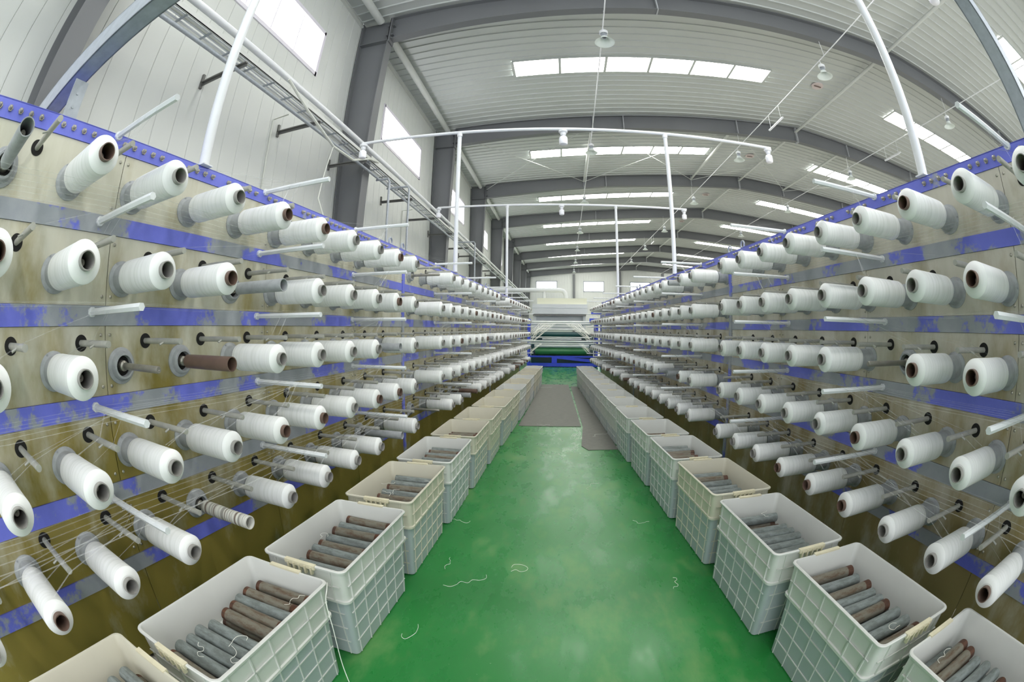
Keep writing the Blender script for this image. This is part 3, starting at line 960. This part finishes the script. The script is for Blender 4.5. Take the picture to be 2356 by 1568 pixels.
    return up.mesh('crate_upper_band', mat), low.mesh('crate_lower_wall', M['crate_low']), rib.mesh('rib_grid', mat), lats[0].mesh('latch', M['latch']), lats[1].mesh('latch', M['latch'])
TUBE_Z = CH-.088
FILLS = {'full': CH-.156, 'mid': CH-.15, 'empty': .14}
CMESH = {(f, o): crate_meshes(FILLS[f], M['crate_old'] if o else M['crate']) for f in FILLS for o in (0, 1)}
def tube_mesh(mat):
    return MB().lathe([(.1175, .0205), (.1175, .0235), (-.1175, .0235), (-.1175, .0205)], 24, 'X', close=True).mesh('tube', mat)
def tube_cap():
    mb = MB(); m2 = MB()
    mb.lathe([(.1176, .0203), (.1179, .0238), (.090, .0238), (.089, .0234)], 24, 'X')
    m2.lathe([(-.1176, .0203), (-.1179, .0238), (-.104, .0238), (-.103, .0234)], 24, 'X')
    return mb.mesh('rusted_end', M['tube_end']), m2.mesh('rusted_end', M['tube_end'])
TM = {'g': tube_mesh(M['tube_grey']), 'r': tube_mesh(M['tube_rust'])}
TCAP = tube_cap()
# (centre x, centre y, fill, yellowed, [tubes: (y, kind, dx)])
LC = [(-.935, .10, 'full', 1, [(.33, 'g'), (.27, 'g'), (.21, 'r'), (.15, 'g')]),
      (-.877, .762, 'full', 0, [(1.015, 'r'), (.95, 'r'), (.90, 'g'), (.848, 'r'), (.797, 'r'), (.715, 'g'), (.665, 'g'), (.612, 'g'), (.56, 'g'), (.505, 'r')]),
      (-.820, 1.422, 'full', 0, [(1.685, 'r'), (1.61, 'g'), (1.56, 'r'), (1.48, 'g'), (1.415, 'r'), (1.365, 'g'), (1.31, 'r'), (1.24, 'g'), (1.18, 'g')]),
      (-.797, 2.10, 'full', 1, [(2.33, 'g'), (2.24, 'g'), (2.175, 'r'), (2.09, 'g'), (2.02, 'r'), (1.95, 'g')]),
      (-.762, 2.762, 'full', 0, [(3.0, 'g'), (2.93, 'r'), (2.86, 'g'), (2.80, 'r'), (2.74, 'g'), (2.68, 'g'), (2.62, 'r')]),
      (-.726, 3.427, 'full', 1, [(3.52, 'r'), (3.46, 'r'), (3.40, 'r'), (3.34, 'g')]),
      (-.690, 4.070, 'empty', 1, []), (-.645, 4.735, 'mid', 1, [(4.80, 'r'), (4.72, 'g')]),
      (-.607, 5.375, 'empty', 1, []), (-.563, 6.05, 'empty', 0, []), (-.53, 6.70, 'empty', 1, []), (-.50, 7.35, 'empty', 0, []),
      (-.465, 7.99, 'empty', 1, []), (-.43, 8.63, 'empty', 1, []), (-.40, 9.27, 'empty', 0, [])]
RC = [(1.165, .245, 'full', 0, [(.46, 'r'), (.41, 'r'), (.36, 'g'), (.31, 'g'), (.255, 'g'), (.2, 'r')]),
      (1.072, .905, 'full', 0, [(1.145, 'r'), (1.075, 'g'), (1.01, 'r'), (.955, 'g'), (.905, 'g'), (.855, 'r'), (.79, 'g'), (.735, 'g'), (.67, 'r')]),
      (1.010, 1.563, 'full', 0, [(1.76, 'g'), (1.625, 'g'), (1.575, 'g'), (1.52, 'g'), (1.455, 'g'), (1.40, 'g')]),
      (.980, 2.235, 'full', 1, [(2.45, 'g'), (2.385, 'r'), (2.30, 'g'), (2.21, 'g'), (2.15, 'g')]),
      (.940, 2.88, 'full', 0, [(3.12, 'g'), (3.05, 'g'), (2.98, 'r'), (2.92, 'r'), (2.86, 'r')]),
      (.905, 3.53, 'mid', 0, [(3.70, 'r'), (3.6, 'g')]), (.86, 4.19, 'mid', 0, [(4.38, 'g'), (4.31, 'g')]),
      (.838, 4.835, 'empty', 0, []), (.818, 5.475, 'empty', 0, [(5.45, 'g')]), (.80, 6.11, 'empty', 0, []), (.782, 6.745, 'mid', 0, [(6.72, 'r')]),
      (.764, 7.38, 'empty', 0, []), (.748, 8.01, 'empty', 0, []), (.73, 8.64, 'empty', 0, []), (.715, 9.27, 'empty', 0, [])]
for s, LST in (('L', LC), ('R', RC)):
    rowname = 'crate row below the window-side creel' if s == 'L' else 'crate row below the far-side creel'
    sm_ = 'window-side' if s == 'L' else 'far-side'
    for ci, (cx, cy, fill, old, tubes) in enumerate(LST):
        ang = (-.045 if s == 'L' else .045) + random.uniform(-.012, .012)
        mw = M0 @ TR(cx, cy, 0.002) @ RZ(ang)
        root = empty('plastic_crate', mw)
        desc = 'yellowed' if old else 'white'
        cont = 'full of steel tubes' if len(tubes) > 3 else ('holding a few tubes' if tubes else 'standing empty')
        tag(root, '%s plastic crate %s, %s from the camera in the %s row' % (desc, cont, ordw(ci), sm_), 'crate', 'crates in the %s row' % sm_)
        for nm, me in zip(('crate_upper_band', 'crate_lower_wall', 'rib_grid', 'latch', 'latch'), CMESH[(fill, old)]):
            add(nm, me, root)
        for ti, (ty, kd) in enumerate(tubes):
            dx = (.012 if s == 'L' else -.012)+random.uniform(-.012, .012)
            zf = FILLS[fill]+.0243+(.0415 if fill == 'full' else 0)
            tw = M0 @ TR(cx+dx, ty, .002+zf) @ RZ(ang+random.uniform(-.04, .04)) @ Matrix.Rotation(random.uniform(0, 6), 4, 'X')
            o = add('steel_tube', TM[kd], None, tw)
            tag(o, '%s steel tube, %s from the far end inside the %s %s crate' % ('rust-brown' if kd == 'r' else 'dull grey', ordw(ti), ordw(ci), sm_), 'steel tube', 'steel tubes in the crates')
            if kd == 'r': add('rusted_end', TCAP[0], o); add('rusted_end', TCAP[1], o)
        if fill == 'full':
            ys_ = [cy+.255-.0535*q for q in range(10)]
            for q, ty in enumerate(ys_):
                kd = 'r' if random.random() < .4 else 'g'
                tx = cx+(.004 if s == 'L' else -.004)-math.tan(ang)*(ty-cy)
                o = add('steel_tube', TM[kd], None, M0 @ TR(tx, ty, .002+FILLS[fill]+.0243) @ RZ(ang) @ Matrix.Rotation(random.uniform(0, 6), 4, 'X'))
                tag(o, '%s tube in the lower layer, %s from the far end, %s %s crate' % ('rust-brown' if kd == 'r' else 'dull grey', ordw(q), ordw(ci), sm_), 'steel tube', 'steel tubes in the crates')
                if kd == 'r': add('rusted_end', TCAP[0], o); add('rusted_end', TCAP[1], o)
# folded white sheet lying in one crate
o = build(MB().cbox((0, 0, 0), (.2, .03, .004)).cbox((0, 0, .006), (.21, .05, .003)), 'plastic_strip', M['thread'], None, M0 @ TR(.818, 5.28, .16) @ RZ(.04))
tag(o, 'white plastic strip lying in an otherwise empty far-side crate', 'plastic strip')

# ================================================================== FLOOR MATS
def prism(pts, z0, z1):
    n = len(pts); mb = MB()
    mb.add([(x, y, z0) for x, y in pts] + [(x, y, z1) for x, y in pts], [tuple(range(n))[::-1], tuple(range(n, 2*n))] + [(i, (i+1) % n, n+(i+1) % n, n+i) for i in range(n)])
    return mb
tag(build(prism([(-.42, 5.45), (.378, 5.45), (.36, 9.7), (-.24, 9.7)], 0, .006), 'floor_mat', M['mat'], None, M0), 'long worn grey floor mat down the middle of the aisle', 'mat')
tag(build(prism([(.325, 4.50), (.385, 4.34), (.70, 4.36), (.55, 9.4), (.40, 9.4), (.40, 5.45)], 0.0, .005), 'floor_mat', M['mat'], None, M0), 'narrow grey mat with a cut corner beside the far-side crates', 'mat')

# ================================================================== LIGHT STANDS
def light_stand(y, ztop, xl, xr, bulbs, lab, pl, pr_):
    root = empty('light_stand', M0)
    tag(root, lab, 'light stand', 'pipe light frames over the aisle')
    zt = EYE+ztop
    build(MB().tube([(xl, y, zt), (xr, y, zt)], .021, 12), 'crossbar', M['pipe'], root)
    for x in (pl, pr_):
        build(MB().tube([(x, y, EYE+.662), (x, y, zt)], .026 if y > 2 else .025, 14).tube([(x, y, zt-.06), (x, y, zt+.0)], .034, 12).cbox((x, y, EYE+.666), (.06, .06, .006)), 'pole', M['pipe'], root)
    for x in bulbs:
        h = build(MB().lathe([(0, .055), (-.03, .055), (-.04, .035), (-.075, .033), (-.075, 0)], 20, 'Z', (x, y, zt-.018)), 'lamp_holder', M['pipe'], root)
        build(MB().lathe([(-.075, .02), (-.085, .024), (-.10, .045), (-.115, .052), (-.185, .052), (-.2, .046), (-.208, .03), (-.21, 0)], 22, 'Z', (x, y, zt-.018)), 'bulb', M['bulb'], h)
light_stand(1.20, 2.50, -2.45, 2.8, [-2.40, .18, 2.75], 'white pipe frame straddling the aisle, first from the camera', -1.372, 1.60)
light_stand(4.97, 2.475, -2.48, 3.0, [-2.46, .15, 2.95], 'white pipe frame with three bulbs, second from the camera', -1.135, 1.44)
light_stand(8.70, 2.56, -2.4, 2.86, [-2.38, .19, 2.80], 'white pipe frame with three bulbs, third from the camera', -.925, 1.31)

# galvanised overhead beam and its post
def cchan(mb, p, q, w, h, t=.006):
    p, q = Vector(p), Vector(q)
    d = (q-p); L = d.length; d.normalize()
    y_ = Vector((0, 0, 1)).cross(d).normalized(); z_ = d.cross(y_)
    m = Matrix(((d.x, y_.x, z_.x, p.x), (d.y, y_.y, z_.y, p.y), (d.z, y_.z, z_.z, p.z), (0, 0, 0, 1)))
    mb.box(0, L, -w/2, w/2, -h/2, -h/2+t, m).box(0, L, -w/2, -w/2+t, -h/2, h/2, m).box(0, L, w/2-t, w/2, -h/2, h/2, m)
    mb.box(0, L, -w/2, -w/2+.02, h/2-t, h/2, m).box(0, L, w/2-.02, w/2, h/2-t, h/2, m)
root = empty('overhead_beam', M0)
tag(root, 'galvanised channel beam crossing over the aisle on short posts above both creels', 'beam')
m_ = MB(); cchan(m_, (-2.3, .47, EYE+.79), (1.5, .50, EYE+1.27), .075, .11); build(m_, 'channel', M['galv'], root)
m_ = MB().box(-1.46, -1.42, .50, .505, EYE+.66, EYE+.80).box(-1.42, -1.415, .44, .505, EYE+.66, EYE+.80)
for z in (.70, .75): m_.lathe([(0, .006), (.002, .006), (.002, 0)], 8, 'X', (-1.414, .47, EYE+z))
build(m_, 'post', M['galv'], root)
m_ = MB(); cchan(m_, (1.645, .50, EYE+.64), (1.5, .50, EYE+1.24), .075, .075); build(m_, 'post', M['galv'], root)
build(MB().cbox((1.49, .50, EYE+1.25), (.16, .13, .012)).lathe([(0, .03), (.05, .03), (.05, 0)], 14, 'Z', (1.40, .46, EYE+1.18)), 'bracket', M['galv'], root)

# ================================================================== FAR MACHINERY
FM = M0
YM = 14.5
def zx(u, v, y=YM): return ((u-1271.9)*.01446*y/14.5, (758.7-v)*.01457*y/14.5)
r = empty('take_up_machine', FM @ TR(.3, YM, 0)); tag(r, 'take-up machine with white bars and green roller on a blue base, aisle end', 'machine')
def bar(u0, u1, v, rad, mat, nm, dy=0.0):
    y = YM+dy
    (a, z), (b, _) = zx(u0, v, y), zx(u1, v, y)
    build(MB().tube([(a-.3, dy, EYE+z), (b-.3, dy, EYE+z)], rad, 20), nm, mat, r)
for u0, u1, v, rad, dy in ((1224, 1360, 741.5, .030, 0), (1222, 1362, 746.5, .035, .1), (1246, 1338, 752, .03, .2), (1222, 1362, 776.5, .018, -.1), (1248, 1338, 780.5, .024, 0),
                           (1200, 1383, 785.5, .026, -.2), (1207, 1373, 790.5, .03, -.1), (1230, 1356, 796, .05, .1), (1240, 1346, 759, .03, .3)):
    bar(u0, u1, v, rad, M['chrome'], 'guide_roller', dy)
bar(1236, 1350, 769.5, .085, M['tealdark'], 'drum', .3)
bar(1232, 1354, 807, .14, M['greenroll'], 'drum', .25)
(xa, zt_), (xb, zb_) = zx(1214, 818.5), zx(1376, 838)
xa -= .3; xb -= .3
b_ = MB()
F_ = EYE+zb_
T_ = EYE+zt_
b_.box(xa, xb, -.05, .05, T_-.05, T_).box(xa, xb, -.25, -.12, .02, .13)
pxa = zx(1270, 0)[0]-.3; pxb = zx(1282, 0)[0]-.3
b_.box(pxa, pxb, -.08, .08, .02, T_)
for (x0, x1, za, zb2) in ((pxb, xb, T_, .13),):
    b_.add([(x0, -.06, za-.09), (x1, -.06, zb2), (x1, -.06, zb2+.10), (x0, -.06, za), (x0, -.02, za-.09), (x1, -.02, zb2), (x1, -.02, zb2+.10), (x0, -.02, za)], [(0, 1, 2, 3), (7, 6, 5, 4), (3, 2, 6, 7), (0, 4, 5, 1)])
for x in (xa, xb-.08): b_.box(x, x+.08, -.1, .6, .02, EYE+.35)
build(b_, 'base_frame', M['bluepaint'], r)
build(MB().box(xa+.1, xb-.1, .5, .55, .02, EYE-.15), 'rear_panel', M['tealdark'], r)
r = empty('extruder_housing', FM @ TR(.25, 15.7, 0)); tag(r, 'pale grey housing with cream cover behind the take-up machine', 'housing')
build(MB().box(-.99, 1.0, 0, 1.6, EYE+.555, EYE+.91).box(-.99, 1.0, -.02, 0, EYE+.775, EYE+.782).box(-.25, -.24, -.02, 0, EYE+.555, EYE+.91).box(-.95, -.85, .2, 1.4, 0, EYE+.56).box(.85, .95, .2, 1.4, 0, EYE+.56), 'housing', M['box'], r)
build(MB().box(-.82, .98, .1, 1.5, EYE+.91, EYE+1.13), 'cover', M['boxcream'], r)
build(MB().box(-.95, .93, .3, .5, EYE+.0, EYE+.50), 'inner_panel', M['box'], r)
build(MB().box(-.97, .95, .02, .3, EYE+.49, EYE+.545), 'lower_rail', M['darkiron'], r)
r = empty('ventilation_duct', FM @ TR(0, 16.8, 0)); tag(r, 'fat pale duct with a downturned elbow above the far housing', 'duct')
build(MB().tube([(-2.4, 0, EYE+1.51), (.28, 0, EYE+1.51), (.40, 0, EYE+1.48), (.47, 0, EYE+1.40), (.50, 0, EYE+1.3), (.50, 0, EYE+1.13)], .085, 16), 'duct', M['box'], r)
build(MB().tube([(-.34, 0, EYE+1.48), (-.34, 0, EYE+1.13)], .065, 14), 'branch_pipe', M['box'], r)
m_ = MB().box(-.07, .07, -.3, .3, .0, EYE+.66).box(-.4, -.07, -.05, .02, EYE+.50, EYE+.66).box(-.45, -.07, -.05, .02, EYE+.26, EYE+.36)
tag(build(m_, 'blue_stanchion', M['bluepaint'], None, FM @ TR(1.62, 13.9, 0)), 'blue steel side stand beside the take-up machine', 'stand')
# fan of tapes converging on the rollers
fan = MB()
for k in range(26):
    for (ua, va, ub, vb, y0_) in ((1224+random.uniform(-3, 6), random.uniform(752, 776), 1240+k*1.6, 753, 10.8), (1356-random.uniform(-3, 6), random.uniform(752, 776), 1336-k*1.4, 753, 10.8)):
        a, b = zx(ua, va+10, y0_), zx(ub, vb-8, YM-.3)
        fan.tube([(a[0], y0_, EYE+a[1]), (b[0], YM-.3, EYE+b[1])], .004, 4, caps=False, flat=.4)
    if k < 12:
        for (ua, ub) in ((1226-k*.6, 1248-k*.5), (1352+k*.7, 1332+k)):
            a, b = zx(ua, 806+random.uniform(-3, 8), 10.8), zx(ub, 791, YM-.3)
            fan.tube([(a[0], 10.8, EYE+a[1]), (b[0], YM-.3, EYE+b[1])], .003, 4, caps=False, flat=.4)
tag(build(fan, 'running_tape', M['thread'], None, M0), 'fan of white tapes drawn onto the take-up rollers', 'tape', kind='stuff')

# ================================================================== THREAD SCRAPS
def scrap(pts, lab, rad=.0016):
    # smooth a coarse polyline
    P = [Vector(p) for p in pts]
    out = []
    for i in range(len(P)-1):
        p0 = P[max(0, i-1)]; p1 = P[i]; p2 = P[i+1]; p3 = P[min(len(P)-1, i+2)]
        for k in range(5):
            t = k/5
            out.append(.5*((2*p1)+(-p0+p2)*t+(2*p0-5*p1+4*p2-p3)*t*t+(-p0+3*p1-3*p2+p3)*t**3))
    out.append(P[-1])
    tag(build(MB().tube(out, rad, 5), 'thread_scrap', M['thread'], None, M0), lab, 'thread', 'loose thread scraps')
def curl(x, y, z, r, lab, turns=1.2, n=9, rad=.0016):
    h = random.uniform(0, 6.28); st = r*.6
    px, py = x, y; pts = []
    for k in range(n):
        pts.append((px, py, z))
        px += st*math.cos(h); py += st*math.sin(h)
        h += random.choice((-1, 1))*random.uniform(.1, 1.5)
    scrap(pts, lab, rad*.62)
for k, (x, y, rr, lab) in enumerate(((-.18, 1.95, .05, 'curled white thread on the green floor in the middle of the aisle'), (-.30, 1.9, .06, 'open loop of white thread on the floor by the aisle centre'),
        (-.52, 1.42, .035, 'knot of white threads at the foot of the third window-side crate'), (-.52, 2.05, .03, 'bent thread beside the fourth window-side crate'),
        (-.50, 2.55, .035, 'looped thread beside the fifth window-side crate'), (.40, 3.35, .05, 'zigzag thread on the floor beside the far-side crates'),
        (.55, 2.6, .03, 'small curl of thread by the fourth far-side crate'), (.62, 1.75, .03, 'short thread by the third far-side crate'),
        (-.02, 5.5, .05, 'small ring of thread at the near edge of the long mat'), (.48, 4.9, .06, 'loose thread lying on the narrow mat'),
        (.0, 9.2, .12, 'pale thread lying across the far end of the mat'), (.3, 13.2, .2, 'tangle of white waste tape in front of the take-up machine'))):
    curl(x, y, .010 if y > 4.4 else .004, rr, lab)
scrap([(-.68, 1.04, .432), (-.66, 1.0, .436), (-.655, .97, .40), (-.64, .95, .3), (-.63, .93, .15), (-.60, .90, .03)], 'long white thread hanging down from the second window-side crate')
for k, (x, y, z) in enumerate(((-.80, .70, .375), (-.76, .60, .38), (-.92, .60, .375), (-.80, .93, .372), (-.90, 1.45, .372), (-.88, 2.05, .372), (-.80, 2.0, .378), (-.86, 2.2, .372), (-.70, 2.25, .378), (1.1, .7, .375), (1.1, .45, .375), (1.05, 1.72, .375))):
    curl(x, y, z, .03, 'bit of white thread lying on steel tubes, %s scrap' % ordw(k), 1.0, 7, .0013)
print('SPOOLS', nsp, 'OBJECTS', len(bpy.data.objects))
